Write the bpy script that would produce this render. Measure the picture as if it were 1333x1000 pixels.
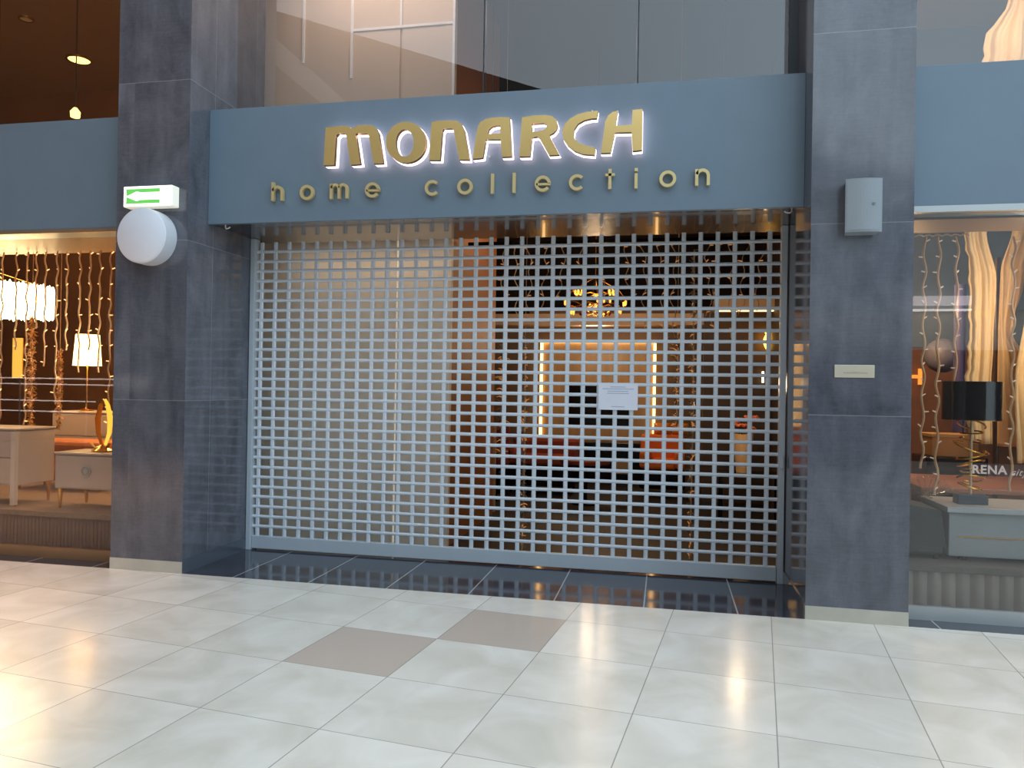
import bpy, bmesh, math, random
from mathutils import Vector, Matrix
from mathutils.geometry import tessellate_polygon
for o in list(bpy.data.objects): bpy.data.objects.remove(o, do_unlink=True)
SC = bpy.context.scene; COL = SC.collection
sin, cos, pi = math.sin, math.cos, math.pi
random.seed(4)

# ---------------------------------------------------------------- camera
F_PX,YAW,PITCH,ROLL=983.735,-0.199753,0.004067,0.016455
CAM=(2.47100,-5.03086,1.42795)
fw = Vector((sin(YAW)*cos(PITCH), cos(YAW)*cos(PITCH), sin(PITCH)))
_r = Vector((cos(YAW), -sin(YAW), 0)); _u = _r.cross(fw)
rt = cos(ROLL)*_r + sin(ROLL)*_u; up = -sin(ROLL)*_r + cos(ROLL)*_u
cd = bpy.data.cameras.new('camera'); cam = bpy.data.objects.new('camera', cd); COL.objects.link(cam)
cam.matrix_world = Matrix(((rt.x, up.x, -fw.x, CAM[0]), (rt.y, up.y, -fw.y, CAM[1]), (rt.z, up.z, -fw.z, CAM[2]), (0, 0, 0, 1)))
cd.sensor_width = 36; cd.lens = 36*F_PX/1333; cd.clip_end = 200
SC.camera = cam
def at(px, py, Y):
    """world x, z of the sight line through a photo pixel at depth y = Y (used to measure the scene)"""
    d = fw + rt*((px-666.5)/F_PX) - up*((py-500)/F_PX); t = (Y-CAM[1])/d.y
    return CAM[0]+d.x*t, CAM[2]+d.z*t

# ---------------------------------------------------------------- light
SC.view_settings.view_transform = 'Standard'; SC.view_settings.look = 'None'
SC.view_settings.gamma = 1; SC.view_settings.use_curve_mapping = False
SC.view_settings.exposure = 0.55
W = bpy.data.worlds.new('world'); SC.world = W; W.use_nodes = True
nt = W.node_tree; nt.nodes.clear()
wo = nt.nodes.new('ShaderNodeOutputWorld'); bg = nt.nodes.new('ShaderNodeBackground'); bg.inputs[1].default_value = 1.25
tc = nt.nodes.new('ShaderNodeTexCoord'); sx = nt.nodes.new('ShaderNodeSeparateXYZ'); rp = nt.nodes.new('ShaderNodeValToRGB')
mr = nt.nodes.new('ShaderNodeMapRange'); mr.inputs[1].default_value = -1; mr.inputs[2].default_value = 1
nt.links.new(tc.outputs['Generated'], sx.inputs[0]); nt.links.new(sx.outputs[0], mr.inputs[0]); nt.links.new(mr.outputs[0], rp.inputs[0])
rp.color_ramp.elements[0].position = 0.1; rp.color_ramp.elements[0].color = (0.40, 0.31, 0.27, 1)
rp.color_ramp.elements[1].position = 0.58; rp.color_ramp.elements[1].color = (0.86, 1.07, 1.24, 1)
nt.links.new(rp.outputs[0], bg.inputs[0]); nt.links.new(bg.outputs[0], wo.inputs[0])

def lamp(name, kind, loc, energy, color, size=.2, rot=None, size_y=None):
    l = bpy.data.lights.new(name, kind); l.energy = energy; l.color = color
    if kind == 'AREA':
        l.size = size
        if size_y: l.shape = 'RECTANGLE'; l.size_y = size_y
    else: l.shadow_soft_size = size
    if kind == 'SPOT': l.spot_size = 1.3; l.spot_blend = .6
    o = bpy.data.objects.new(name, l); o.location = loc
    if rot: o.rotation_euler = rot
    COL.objects.link(o); return o
WARM = (1, .60, .28); WARM2 = (1, .72, .45)
lamp('left_shop_light', 'POINT', (-2.45, 1.5, 1.75), 50, WARM, .15)
lamp('left_shop_light', 'POINT', (-2.2, 2.4, 4.4), 6, WARM, .15)
lamp('shop_fill', 'POINT', (1.5, 5.6, 2.15), 24, WARM2, .2)
lamp('shop_fill', 'POINT', (.95, 2.2, 3.3), 11, WARM, .1)
lamp('shop_fill', 'AREA', (-.1, 1.16, 2.62), 1.2, (1, .84, .68), 1.6, (.35, 0, 0), .06)  # unseen lamp added to brighten the beige partition
lamp('upper_shop_fill', 'AREA', (.0, .95, 5.3), 7, (1, .74, .58), 1.6, (.3, 0, 0), .2)  # unseen lamp added to lift the partition behind the upper glazing
lamp('shop_fill', 'POINT', (1.7, 3.4, 2.95), 13, WARM2, .15)  # unseen lamp added in front of the beige bulkhead to brighten it
for _x, _y in ((-3.6, -2.2), (-3.6, -5.2), (-6.6, -2.2), (-6.6, -5.2)): lamp('added_warm_spot', 'SPOT', (_x, _y, 5.55), 480, (1, .50, .27), .12)  # unseen warm spots added to tint the left floor and pillar
lamp('right_shop_light', 'POINT', (5.1, .8, 2.1), 22, WARM2, .15)
lamp('right_shop_light', 'POINT', (5.0, .9, 4.3), 16, WARM2, .15)
lamp('right_shop_light', 'POINT', (4.5, 2.5, 2.35), 60, WARM, .15)

# ---------------------------------------------------------------- materials
def s2l(c): c = c/255; return c/12.92 if c <= .04045 else ((c+.055)/1.055)**2.4
def rgb(c): return (s2l(c[0]), s2l(c[1]), s2l(c[2]), 1)
MATS = {}
def mat(name, color, rough=.5, metal=0, emit=None, es=1, coat=0, noise=0, nscale=(4, 4, 4), bump=0, spec=.5):
    if name in MATS: return MATS[name]
    m = bpy.data.materials.new(name); m.use_nodes = True; n = m.node_tree; b = n.nodes['Principled BSDF']
    b.inputs['Base Color'].default_value = rgb(color); b.inputs['Roughness'].default_value = rough
    b.inputs['Metallic'].default_value = metal; b.inputs['Coat Weight'].default_value = coat
    b.inputs['Specular IOR Level'].default_value = spec
    b.inputs['Coat Roughness'].default_value = .05
    g = n.nodes.new('ShaderNodeNewGeometry'); mp = n.nodes.new('ShaderNodeMapping'); nz = n.nodes.new('ShaderNodeTexNoise')
    mp.inputs['Scale'].default_value = nscale; nz.inputs['Scale'].default_value = 1; nz.inputs['Detail'].default_value = 4
    n.links.new(g.outputs['Position'], mp.inputs[0]); n.links.new(mp.outputs[0], nz.inputs['Vector'])
    hs = n.nodes.new('ShaderNodeHueSaturation'); hs.inputs['Color'].default_value = rgb(color)
    mr = n.nodes.new('ShaderNodeMapRange'); mr.inputs[1].default_value = .3; mr.inputs[2].default_value = .7
    k = max(noise, .03); mr.inputs[3].default_value = 1-k; mr.inputs[4].default_value = 1+k
    n.links.new(nz.outputs[0], mr.inputs[0]); n.links.new(mr.outputs[0], hs.inputs['Value']); n.links.new(hs.outputs[0], b.inputs['Base Color'])
    if bump:
        bp = n.nodes.new('ShaderNodeBump'); bp.inputs['Strength'].default_value = bump; bp.inputs['Distance'].default_value = .02
        n.links.new(nz.outputs[0], bp.inputs['Height']); n.links.new(bp.outputs[0], b.inputs['Normal'])
    if emit: b.inputs['Emission Color'].default_value = rgb(emit); b.inputs['Emission Strength'].default_value = es
    MATS[name] = m; return m
def math_node(n, op, a, b=None, c=None):
    m = n.nodes.new('ShaderNodeMath'); m.operation = op
    for i, v in enumerate((a, b, c)):
        if v is None: continue
        if isinstance(v, (int, float)): m.inputs[i].default_value = v
        else: n.links.new(v, m.inputs[i])
    return m.outputs[0]
def mixc(n, f, a, b):
    m = n.nodes.new('ShaderNodeMix'); m.data_type = 'RGBA'
    if isinstance(f, (int, float)): m.inputs[0].default_value = f
    else: n.links.new(f, m.inputs[0])
    for i, v in ((6, a), (7, b)):
        if isinstance(v, tuple): m.inputs[i].default_value = v
        else: n.links.new(v, m.inputs[i])
    return m.outputs[2]
def near(n, v, period, off, w):      # 1 on lines where v = off + k*period
    f = math_node(n, 'DIVIDE', math_node(n, 'SUBTRACT', v, off), period)
    f = math_node(n, 'FRACT', math_node(n, 'ADD', f, .5))
    return math_node(n, 'LESS_THAN', math_node(n, 'ABSOLUTE', math_node(n, 'SUBTRACT', f, .5)), w/period)

PHI, GX, GY, TS = -0.11723, 0.77592, 0.33820, .6
def floor_mat():
    m = bpy.data.materials.new('pale_floor_tiles'); m.use_nodes = True; n = m.node_tree; b = n.nodes['Principled BSDF']
    g = n.nodes.new('ShaderNodeNewGeometry')
    sb = n.nodes.new('ShaderNodeVectorMath'); sb.operation = 'SUBTRACT'; sb.inputs[1].default_value = (GX, GY, 0); n.links.new(g.outputs['Position'], sb.inputs[0])
    vr = n.nodes.new('ShaderNodeVectorRotate'); vr.rotation_type = 'Z_AXIS'; vr.inputs['Angle'].default_value = -PHI; n.links.new(sb.outputs[0], vr.inputs[0])
    sc = n.nodes.new('ShaderNodeVectorMath'); sc.operation = 'SCALE'; sc.inputs['Scale'].default_value = 1/TS; n.links.new(vr.outputs[0], sc.inputs[0])
    sp = n.nodes.new('ShaderNodeSeparateXYZ'); n.links.new(sc.outputs[0], sp.inputs[0]); u, v = sp.outputs[0], sp.outputs[1]
    gl = math_node(n, 'MAXIMUM', near(n, u, 1, 0, .0042), near(n, v, 1, 0, .0035))
    iu, iv = math_node(n, 'FLOOR', u), math_node(n, 'FLOOR', v)
    def cell(a, c): return math_node(n, 'MULTIPLY', math_node(n, 'COMPARE', iu, a, .1), math_node(n, 'COMPARE', iv, c, .1))
    br = math_node(n, 'MAXIMUM', cell(0, -3), cell(1, -2))
    cb = n.nodes.new('ShaderNodeCombineXYZ'); n.links.new(iu, cb.inputs[0]); n.links.new(iv, cb.inputs[1])
    wn = n.nodes.new('ShaderNodeTexWhiteNoise'); n.links.new(cb.outputs[0], wn.inputs[0])
    # each tile shows its own clouding
    ad = n.nodes.new('ShaderNodeVectorMath'); ad.operation = 'MULTIPLY_ADD'; n.links.new(wn.outputs['Color'], ad.inputs[0]); ad.inputs[1].default_value = (9, 9, 9); n.links.new(sc.outputs[0], ad.inputs[2])
    nz = n.nodes.new('ShaderNodeTexNoise'); nz.inputs['Scale'].default_value = 1.6; nz.inputs['Detail'].default_value = 5; nz.inputs['Distortion'].default_value = .8; n.links.new(ad.outputs[0], nz.inputs['Vector'])
    mr = n.nodes.new('ShaderNodeMapRange'); mr.inputs[1].default_value = .3; mr.inputs[2].default_value = .7; n.links.new(nz.outputs[0], mr.inputs[0])
    c1 = mixc(n, mr.outputs[0], rgb((216, 208, 193)), rgb((238, 231, 220)))
    hs = n.nodes.new('ShaderNodeHueSaturation'); n.links.new(c1, hs.inputs['Color']); n.links.new(math_node(n, 'MULTIPLY_ADD', wn.outputs['Value'], .09, .955), hs.inputs['Value'])
    c2 = mixc(n, br, hs.outputs[0], rgb((198, 180, 165)))
    c3 = mixc(n, math_node(n, 'MULTIPLY', gl, .75), c2, rgb((128, 124, 118)))
    n.links.new(c3, b.inputs['Base Color']); b.inputs['Roughness'].default_value = .26
    b.inputs['Coat Weight'].default_value = .3; b.inputs['Coat Roughness'].default_value = .16
    return m
def dark_tile_mat():
    m = bpy.data.materials.new('dark_threshold_tiles'); m.use_nodes = True; n = m.node_tree; b = n.nodes['Principled BSDF']
    g = n.nodes.new('ShaderNodeNewGeometry'); sp = n.nodes.new('ShaderNodeSeparateXYZ'); n.links.new(g.outputs['Position'], sp.inputs[0])
    gl = near(n, sp.outputs[0], .5937, -.6114, .0045)
    nz = n.nodes.new('ShaderNodeTexNoise'); nz.inputs['Scale'].default_value = 2.5; nz.inputs['Detail'].default_value = 5; n.links.new(g.outputs['Position'], nz.inputs['Vector'])
    c = mixc(n, nz.outputs[0], rgb((44, 48, 58)), rgb((66, 70, 80)))
    n.links.new(mixc(n, gl, c, rgb((170, 172, 172))), b.inputs['Base Color']); b.inputs['Roughness'].default_value = .10; b.inputs['IOR'].default_value = 1.6
    return m
def slate_mat():
    m = bpy.data.materials.new('slate_wall_tiles'); m.use_nodes = True; n = m.node_tree; b = n.nodes['Principled BSDF']
    g = n.nodes.new('ShaderNodeNewGeometry'); sp = n.nodes.new('ShaderNodeSeparateXYZ'); n.links.new(g.outputs['Position'], sp.inputs[0])
    sn = n.nodes.new('ShaderNodeSeparateXYZ'); n.links.new(g.outputs['Normal'], sn.inputs[0])
    side = math_node(n, 'GREATER_THAN', math_node(n, 'ABSOLUTE', sn.outputs[0]), .5)
    gl = math_node(n, 'MAXIMUM', near(n, sp.outputs[2], 1.2, .085, .0022), math_node(n, 'MULTIPLY', side, near(n, sp.outputs[1], .6, .32, .002)))
    iz = math_node(n, 'FLOOR', math_node(n, 'DIVIDE', math_node(n, 'SUBTRACT', sp.outputs[2], .085), 1.2))
    ix = math_node(n, 'FLOOR', math_node(n, 'DIVIDE', sp.outputs[0], 1.5))
    cb = n.nodes.new('ShaderNodeCombineXYZ'); n.links.new(iz, cb.inputs[0]); n.links.new(ix, cb.inputs[1]); n.links.new(side, cb.inputs[2])
    wn = n.nodes.new('ShaderNodeTexWhiteNoise'); n.links.new(cb.outputs[0], wn.inputs[0])
    ad = n.nodes.new('ShaderNodeVectorMath'); ad.operation = 'MULTIPLY_ADD'; n.links.new(wn.outputs['Color'], ad.inputs[0]); ad.inputs[1].default_value = (5, 5, 5); n.links.new(g.outputs['Position'], ad.inputs[2])
    def nz(scale, detail, dist=0):
        mp = n.nodes.new('ShaderNodeMapping'); mp.inputs['Scale'].default_value = scale; n.links.new(ad.outputs[0], mp.inputs[0])
        t = n.nodes.new('ShaderNodeTexNoise'); t.inputs['Scale'].default_value = 1; t.inputs['Detail'].default_value = detail; t.inputs['Distortion'].default_value = dist; n.links.new(mp.outputs[0], t.inputs['Vector']); return t.outputs[0]
    streak = nz((8, 8, .9), 5, .6); blot = nz((5, 5, 3.2), 7, .8); fine = nz((60, 60, 40), 3); lines = nz((10, 10, 90), 3)
    f = math_node(n, 'ADD', math_node(n, 'MULTIPLY', streak, .36), math_node(n, 'MULTIPLY', blot, .44))
    f = math_node(n, 'ADD', f, math_node(n, 'MULTIPLY', fine, .12)); f = math_node(n, 'ADD', f, math_node(n, 'MULTIPLY', lines, .13))
    mr = n.nodes.new('ShaderNodeMapRange'); mr.inputs[1].default_value = .38; mr.inputs[2].default_value = .68; n.links.new(f, mr.inputs[0])
    c = mixc(n, mr.outputs[0], rgb((70, 73, 82)), rgb((104, 106, 115)))
    hs = n.nodes.new('ShaderNodeHueSaturation'); n.links.new(c, hs.inputs['Color']); n.links.new(math_node(n, 'MULTIPLY_ADD', wn.outputs['Value'], .16, .92), hs.inputs['Value'])
    n.links.new(mixc(n, math_node(n, 'MULTIPLY', gl, .5), hs.outputs[0], rgb((150, 155, 160))), b.inputs['Base Color'])
    b.inputs['Roughness'].default_value = .10; b.inputs['Specular IOR Level'].default_value = .7
    bp = n.nodes.new('ShaderNodeBump'); bp.inputs['Strength'].default_value = .04; bp.inputs['Distance'].default_value = .01; n.links.new(f, bp.inputs['Height']); n.links.new(bp.outputs[0], b.inputs['Normal'])
    return m
def glass_mat(name, k, tint):
    m = bpy.data.materials.new(name); m.use_nodes = True; n = m.node_tree; n.nodes.clear()
    o = n.nodes.new('ShaderNodeOutputMaterial'); t = n.nodes.new('ShaderNodeBsdfTransparent'); g = n.nodes.new('ShaderNodeBsdfGlossy'); x = n.nodes.new('ShaderNodeMixShader'); fr = n.nodes.new('ShaderNodeFresnel')
    t.inputs[0].default_value = tint; g.inputs['Roughness'].default_value = .0; fr.inputs[0].default_value = 1.5
    gg = n.nodes.new('ShaderNodeNewGeometry'); n.links.new(math_node(n, 'MULTIPLY', math_node(n, 'MULTIPLY', fr.outputs[0], k), math_node(n, 'SUBTRACT', 1, gg.outputs['Backfacing'])), x.inputs[0]); n.links.new(t.outputs[0], x.inputs[1]); n.links.new(g.outputs[0], x.inputs[2]); n.links.new(x.outputs[0], o.inputs[0])
    return m
FLOOR, DTILE, SLATE, GLASS = floor_mat(), dark_tile_mat(), slate_mat(), glass_mat('window_glass', 1.7, (.92, .92, .91, 1))
GLASS_R = glass_mat('right_window_glass', 2.8, (.9, .9, .89, 1))
GLASS_UP = glass_mat('upper_coated_glass', 3.2, (.90, .88, .88, 1))
FASCIA = mat('slate_blue_painted_metal', (104, 122, 136), .38, spec=.45)
SOFFIT = mat('dark_polished_soffit', (34, 38, 42), .24, coat=.6)
ALU = mat('grey_blue_aluminium', (184, 193, 201), .42, metal=.1)
ALUB = mat('pale_aluminium_bar', (208, 216, 224), .42, metal=.05)
ALU2 = mat('satin_aluminium_trim', (176, 180, 180), .35, metal=.4)
GOLD = mat('brushed_gold_letter_face', (240, 206, 132), .32, metal=.75, noise=.04, nscale=(3, 3, 3))
GOLDS = mat('dark_gold_letter_return', (112, 84, 40), .35, metal=.8)
GLOW = mat('white_glowing_acrylic', (240, 230, 230), .5, emit=(255, 222, 226), es=2.1)
GOLDM = mat('gold_metal', (214, 160, 74), .25, metal=1)
WHITE = mat('white_plastic', (206, 210, 216), .45)
SPK = mat('grey_speaker_grille', (134, 142, 148), .6, noise=.03, nscale=(200, 200, 200))
BEIGE = mat('beige_partition_paint', (228, 212, 192), .6, noise=.03, nscale=(1, 1, .6))
BROWN = mat('brown_wall_covering', (120, 76, 40), .6, noise=.08, nscale=(2, 2, 2))
DARK = mat('dark_brown_wall', (52, 36, 26), .7, noise=.1)
DARKER = mat('black_brown_ceiling', (30, 22, 17), .8)
BLACK = mat('black_gloss', (10, 10, 12), .15)
TAUPE = mat('taupe_lacquer', (178, 160, 148), .35)
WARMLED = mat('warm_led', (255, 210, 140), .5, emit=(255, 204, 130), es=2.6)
BULB = mat('warm_bulb', (255, 220, 170), .4, emit=(255, 190, 120), es=1.6)
CABLE = mat('clear_light_cable', (205, 165, 125), .4)
BULB3 = mat('pale_unlit_bulb', (235, 220, 200), .4, emit=(255, 220, 190), es=.12)
BULB2 = mat('dim_warm_bulb', (190, 140, 90), .4, emit=(230, 150, 80), es=.35)
MARBLE = mat('beige_marble_base', (186, 180, 166), .3, noise=.08, nscale=(6, 6, 6))
IFLOOR = mat('dark_brown_floor', (30, 24, 20), .55)

# ---------------------------------------------------------------- mesh helpers
class MB:
    def __init__(s): s.v = []; s.f = []; s.sm = []
    def add(s, v, f, smooth=False):
        o = len(s.v); s.v += [tuple(x) for x in v]; s.f += [tuple(i+o for i in q) for q in f]; s.sm += [smooth]*len(f); return s
    def box(s, x0, x1, y0, y1, z0, z1, c=0):
        if c <= 0:
            v = [(x, y, z) for x in (x0, x1) for y in (y0, y1) for z in (z0, z1)]
            return s.add(v, [(0, 1, 3, 2), (4, 6, 7, 5), (0, 4, 5, 1), (2, 3, 7, 6), (0, 2, 6, 4), (1, 5, 7, 3)])
        bm = bmesh.new(); bmesh.ops.create_cube(bm, size=1)
        for q in bm.verts: q.co = Vector(((x0+x1)/2+q.co.x*(x1-x0), (y0+y1)/2+q.co.y*(y1-y0), (z0+z1)/2+q.co.z*(z1-z0)))
        bmesh.ops.bevel(bm, geom=bm.edges[:], offset=c, segments=2, affect='EDGES', profile=.5)
        bm.verts.index_update(); s.add([q.co[:] for q in bm.verts], [[q.index for q in f.verts] for f in bm.faces]); bm.free(); return s
    def prism(s, rings, y0, y1):           # rings of (x, z); first outer, others holes
        tri = tessellate_polygon([[Vector((a, b, 0)) for a, b in r] for r in rings])
        pts = [p for r in rings for p in r]; n = len(pts)
        v = [(a, y0, b) for a, b in pts]+[(a, y1, b) for a, b in pts]
        f = [tuple(t) for t in tri]+[tuple(i+n for i in reversed(t)) for t in tri]; o = 0
        for r in rings:
            k = len(r)
            for i in range(k): j = (i+1) % k; f.append((o+i, o+j, o+j+n, o+i+n))
            o += k
        return s.add(v, f)
    def tube(s, pts, r, n=8, closed=False, smooth=True):
        pts = [Vector(p) for p in pts]; k = len(pts); vs = []
        for i, p in enumerate(pts):
            a = pts[i-1] if (i or closed) else p; b = pts[(i+1) % k] if (i < k-1 or closed) else p
            t = (b-a).normalized(); h = Vector((0, 0, 1)) if abs(t.z) < .9 else Vector((1, 0, 0))
            e1 = t.cross(h).normalized(); e2 = t.cross(e1); rr = r(i/(k-1)) if callable(r) else r
            vs += [p+e1*cos(2*pi*j/n)*rr+e2*sin(2*pi*j/n)*rr for j in range(n)]
        f = [(i*n+j, i*n+(j+1) % n, ((i+1) % k)*n+(j+1) % n, ((i+1) % k)*n+j) for i in range(k if closed else k-1) for j in range(n)]
        if not closed: f += [tuple(range(n)), tuple((k-1)*n+j for j in reversed(range(n)))]
        return s.add(vs, f, smooth)
    def lathe(s, prof, c=(0, 0, 0), n=32, axis='z', smooth=True, cap=False):   # prof = (radius, height)
        vs = []
        for r, h in prof:
            for j in range(n):
                a = 2*pi*j/n; x, y, z = (r*cos(a), r*sin(a), h) if axis == 'z' else (r*cos(a), h, r*sin(a))
                vs.append((c[0]+x, c[1]+y, c[2]+z))
        k = len(prof); f = [(i*n+j, i*n+(j+1) % n, (i+1)*n+(j+1) % n, (i+1)*n+j) for i in range(k-1) for j in range(n)]
        if cap and prof[0][0] > 1e-4: f.append(tuple(range(n)))
        if cap and prof[-1][0] > 1e-4: f.append(tuple((k-1)*n+j for j in range(n)))
        return s.add(vs, f, smooth)
    def build(s, name, m, parent=None, bevel=0):
        me = bpy.data.meshes.new(name); me.from_pydata(s.v, [], s.f); me.materials.append(m)
        bm = bmesh.new(); bm.from_mesh(me)
        bmesh.ops.recalc_face_normals(bm, faces=bm.faces[:]); bm.to_mesh(me); bm.free()
        me.polygons.foreach_set('use_smooth', s.sm); me.update()
        if any(s.sm): me.set_sharp_from_angle(angle=.7)
        o = bpy.data.objects.new(name, me); COL.objects.link(o)
        if parent: o.parent = parent
        return o
def tag(o, label=None, cat=None, group=None, kind=None):
    for k, v in (('label', label), ('category', cat), ('group', group), ('kind', kind)):
        if v: o[k] = v
    return o
def thing(name, label, cat, loc=(0, 0, 0), group=None):
    o = bpy.data.objects.new(name, None); o.location = loc; o.empty_display_size = .1; COL.objects.link(o); return tag(o, label, cat, group)
def struct(name, mb, m, label=None):
    o = mb.build(name, m) if mb else None
    return tag(o, label, None, None, 'structure')
def box(x0, x1, y0, y1, z0, z1, c=0): return MB().box(x0, x1, y0, y1, z0, z1, c)
def copy_tree(o, parent=None):
    c = o.copy(); COL.objects.link(c)
    if parent: c.parent = parent
    for ch in list(o.children): copy_tree(ch, c)
    return c

XL0, XL1, XR0, XR1, YG = -1.640, -1.030, 3.356, 3.954, .90
TOP = 5.6
# ---------------------------------------------------------------- mall shell
struct('floor', box(-16, 16, -14, 0, -.2, 0), FLOOR, 'pale square mall floor tiles with two brown ones')
struct('floor', MB().box(XL1, XR0, 0, 1.12, -.2, 0).box(-9, XL1, 0, .3, -.2, 0).box(XR0, 9, 0, .3, -.2, 0), DTILE, 'dark polished threshold tiles in front of the grille')
struct('floor', MB().box(-1.64, XR0+.4, 1.12, 9, -.2, -.001).box(-9, -1.64, .3, 9, -.2, -.002).box(XR0+.4, 9, .3, 9, -.2, -.002), IFLOOR, 'dark shop floor behind the grille')
def pillar(name, x0, x1): return struct(name, box(x0, x1, 0, 1.05, 0, TOP), SLATE)
tag(pillar('wall_left', XL0, XL1), 'streaked dark slate pillar left of the shop entrance')
tag(pillar('wall_right', XR0, XR1), 'streaked slate blue pillar right of the shop entrance')
BASE = mat('slate_skirting', (78, 84, 94), .12, coat=.4)
struct('baseboard_left', box(XL0-.001, XL1+.001, -.004, 0, 0, .085), MARBLE, 'beige stone base strip of the left pillar')
struct('baseboard_right', box(XR0-.001, XR1+.001, -.004, 0, 0, .085), MARBLE, 'pale stone base strip of the right pillar')
struct('baseboard_left', box(XL1, XL1+.008, 0, YG-.03, 0, .10), BASE)
struct('baseboard_right', box(XR0-.008, XR0, 0, YG-.03, 0, .10), BASE)
# fascias and soffits
struct('trim_1', box(XL1, XR0, .25, .29, 2.655, 3.545, .003), FASCIA, 'slate blue fascia panel carrying the gold letters')
struct('ceiling', box(XL1, XR0, .29, 1.1, 2.664, 3.53), SOFFIT, 'dark polished soffit over the grille')
struct('trim_2', box(-9, XL0, .16, .5, 2.63, 3.50, .003), FASCIA, 'blank dark grey fascia above the left shop window')
struct('trim_3', box(XR1, 9, .16, .5, 2.615, 3.505, .003), FASCIA, 'blank slate blue fascia above the right shop window')
CREAMSOF = mat('tan_soffit_board', (92, 58, 32), .5)
struct('ceiling', box(-9, XL0, .5, 1.16, 2.63, 2.70), CREAMSOF, 'warm lit soffit board inside the left window')
struct('ceiling', box(XR1, 9, .5, .95, 2.60, 2.68), mat('grey_brown_soffit', (88, 74, 62), .6), 'brown soffit board inside the right window')
struct('trim_4', box(XR1, 9, .155, .2, 2.575, 2.615), ALU2, 'pale strip under the right fascia')
struct('trim_5', box(-9, XL0, .155, .2, 2.60, 2.63), mat('bronze_strip', (140, 118, 96), .4, metal=.3), 'bronze strip under the left fascia')

def window(name, x0, x1, y, z0, z1, seams, fr=ALU2, side=0, label=None, glass=None):
    r = bpy.data.objects.new(name, None); COL.objects.link(r); tag(r, label, None, None, 'structure')
    b = MB()
    if z0 < 1: b.box(x0, x1, y-.02, y+.02, z0, z0+.085)
    if side: b.box(x1-side, x1, y-.02, y+.03, z0, z1)
    if b.v: b.build('window_frame', fr, r)
    xs = [x0]+seams+[x1]; zz = z0+.085 if z0 < 1 else z0
    for a, c in zip(xs, xs[1:]): box(a+.002, c-.002, y-.003, y+.003, zz, z1).build('window_pane', glass or GLASS, r)
    if seams:
        m = MB()
        for s_ in seams: m.box(s_-.004, s_+.004, y-.006, y+.006, zz, z1)
        m.build('pane_seam', mat('dark_silicone', (44, 52, 58), .6), r)
    return r
window('window_1', -9, XL0, .19, 0, 2.60, [-5.2], mat('warm_tinted_window_rail', (150, 122, 92), .35, metal=.5), label='left shop window with warm lit display')  # warm reflection put into the rail colour; same aluminium as the right window
w2 = window('window_2', XR1, 9, .19, 0, 2.575, [6.5], label='right shop window with drapes and black lamp', glass=GLASS_R)
window('window_3', -9, XL0, .25, 3.50, TOP, [-5.2], label='upper window above the left fascia')
window('window_4', XL1, XR0, .62, 3.545, TOP, [1.063, 2.239], mat('dark_window_frame', (62, 70, 76), .5), .06, label='upper glazing above the gold lettered fascia', glass=GLASS_UP)
window('window_5', XR1, 9, .25, 3.505, TOP, [6.5], label='upper window above the right fascia', glass=GLASS_UP)

# shop shells (thick walls so the shops stay closed boxes)
def shell(x0, x1, y0, y1, z1, wall, ceil):
    struct('wall_back', box(x0-.0, x1+.0, y1, y1+.1, 0, z1), wall)
    struct('ceiling', box(x0, x1, y0, y1, z1, z1+.1), ceil)
LW = mat('left_shop_brown_wall', (112, 72, 48), .55, noise=.1, nscale=(1.5, 1.5, 1.5))
LC = mat('left_shop_ceiling', (96, 64, 42), .7)
RW = mat('rust_brown_stone_wall', (128, 78, 44), .6, noise=.25, nscale=(5, 5, 5))
shell(-9, -1.70, .2, 4.2, TOP-.1, LW, LC)
shell(-1.64, 3.75, .65, 8.0, TOP-.1, DARK, DARKER)
shell(3.85, 9, .2, 4.2, TOP-.1, RW, mat('right_shop_ceiling', (120, 112, 100), .7))
struct('wall_back', box(3.85, 9, 4.15, 4.21, 1.95, TOP-.1), mat('grey_reflection_wall', (84, 94, 102), .6), 'grey wall colour standing in for the window reflection above the rust brown wall in the right shop')  # bluish reflection in the window put into the upper wall colour
struct('wall_divider', box(-1.70, -1.62, 1.05, 8.1, 0, TOP), DARK)
struct('wall_divider', box(3.75, 3.85, 1.05, 8.1, 0, TOP), DARK)
struct('wall_left_end', box(-9.1, -9, .2, 8.1, 0, TOP), DARK)
struct('wall_right_end', box(9, 9.1, .2, 8.1, 0, TOP), DARK)
struct('ceiling', box(-9.1, 9.1, .0, 8.1, TOP, TOP+.1), DARKER)

# the other side of the mall, seen only as reflections in glass and polished stone
OPP = mat('opposite_dark_facade', (58, 44, 36), .6); OPP2 = mat('opposite_upper_facade', (66, 60, 58), .6); PALE = mat('opposite_pale_band', (214, 208, 200), .6)
struct('wall_opposite', box(-15, 13, -12.6, -12, 0, 2.36), OPP)
struct('wall_opposite', box(-15, 13, -12.7, -12.1, 2.36, 3.2), PALE)
struct('wall_opposite', MB().prism([[(-15, 3.2), (5.2, 3.2), (5.2, 6.70), (-.7, 8.78), (-8.4, 11.5), (-15, 13.8)]], -12.7, -12), OPP2)
struct('wall_opposite', MB().prism([[(5.2, 3.2), (13, 3.2), (13, 4.0), (5.2, 6.70)]], -12.6, -12), mat('opposite_grey_panel', (176, 186, 192), .6))
struct('ceiling', box(-16, -2.6, -14, 0, 5.6, 5.95), mat('added_slab_underside', (150, 132, 116), .7))  # unseen slab added to keep sky light off the left side
for x_, y_ in ((-3.6, -2.2), (-3.6, -5.2), (-6.6, -2.2), (-6.6, -5.2)):  # rings around the added warm spots
    MB().lathe([(.06, -.01), (.11, -.01), (.115, 0), (.06, 0)], (x_, y_, 5.6), 24).build('trim_8', WHITE)['kind'] = 'structure'
struct('wall_added_sky_block', box(-12.2, -12, -12, 0, 0, 5.6), OPP)  # unseen wall added to block sky light from the left
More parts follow.
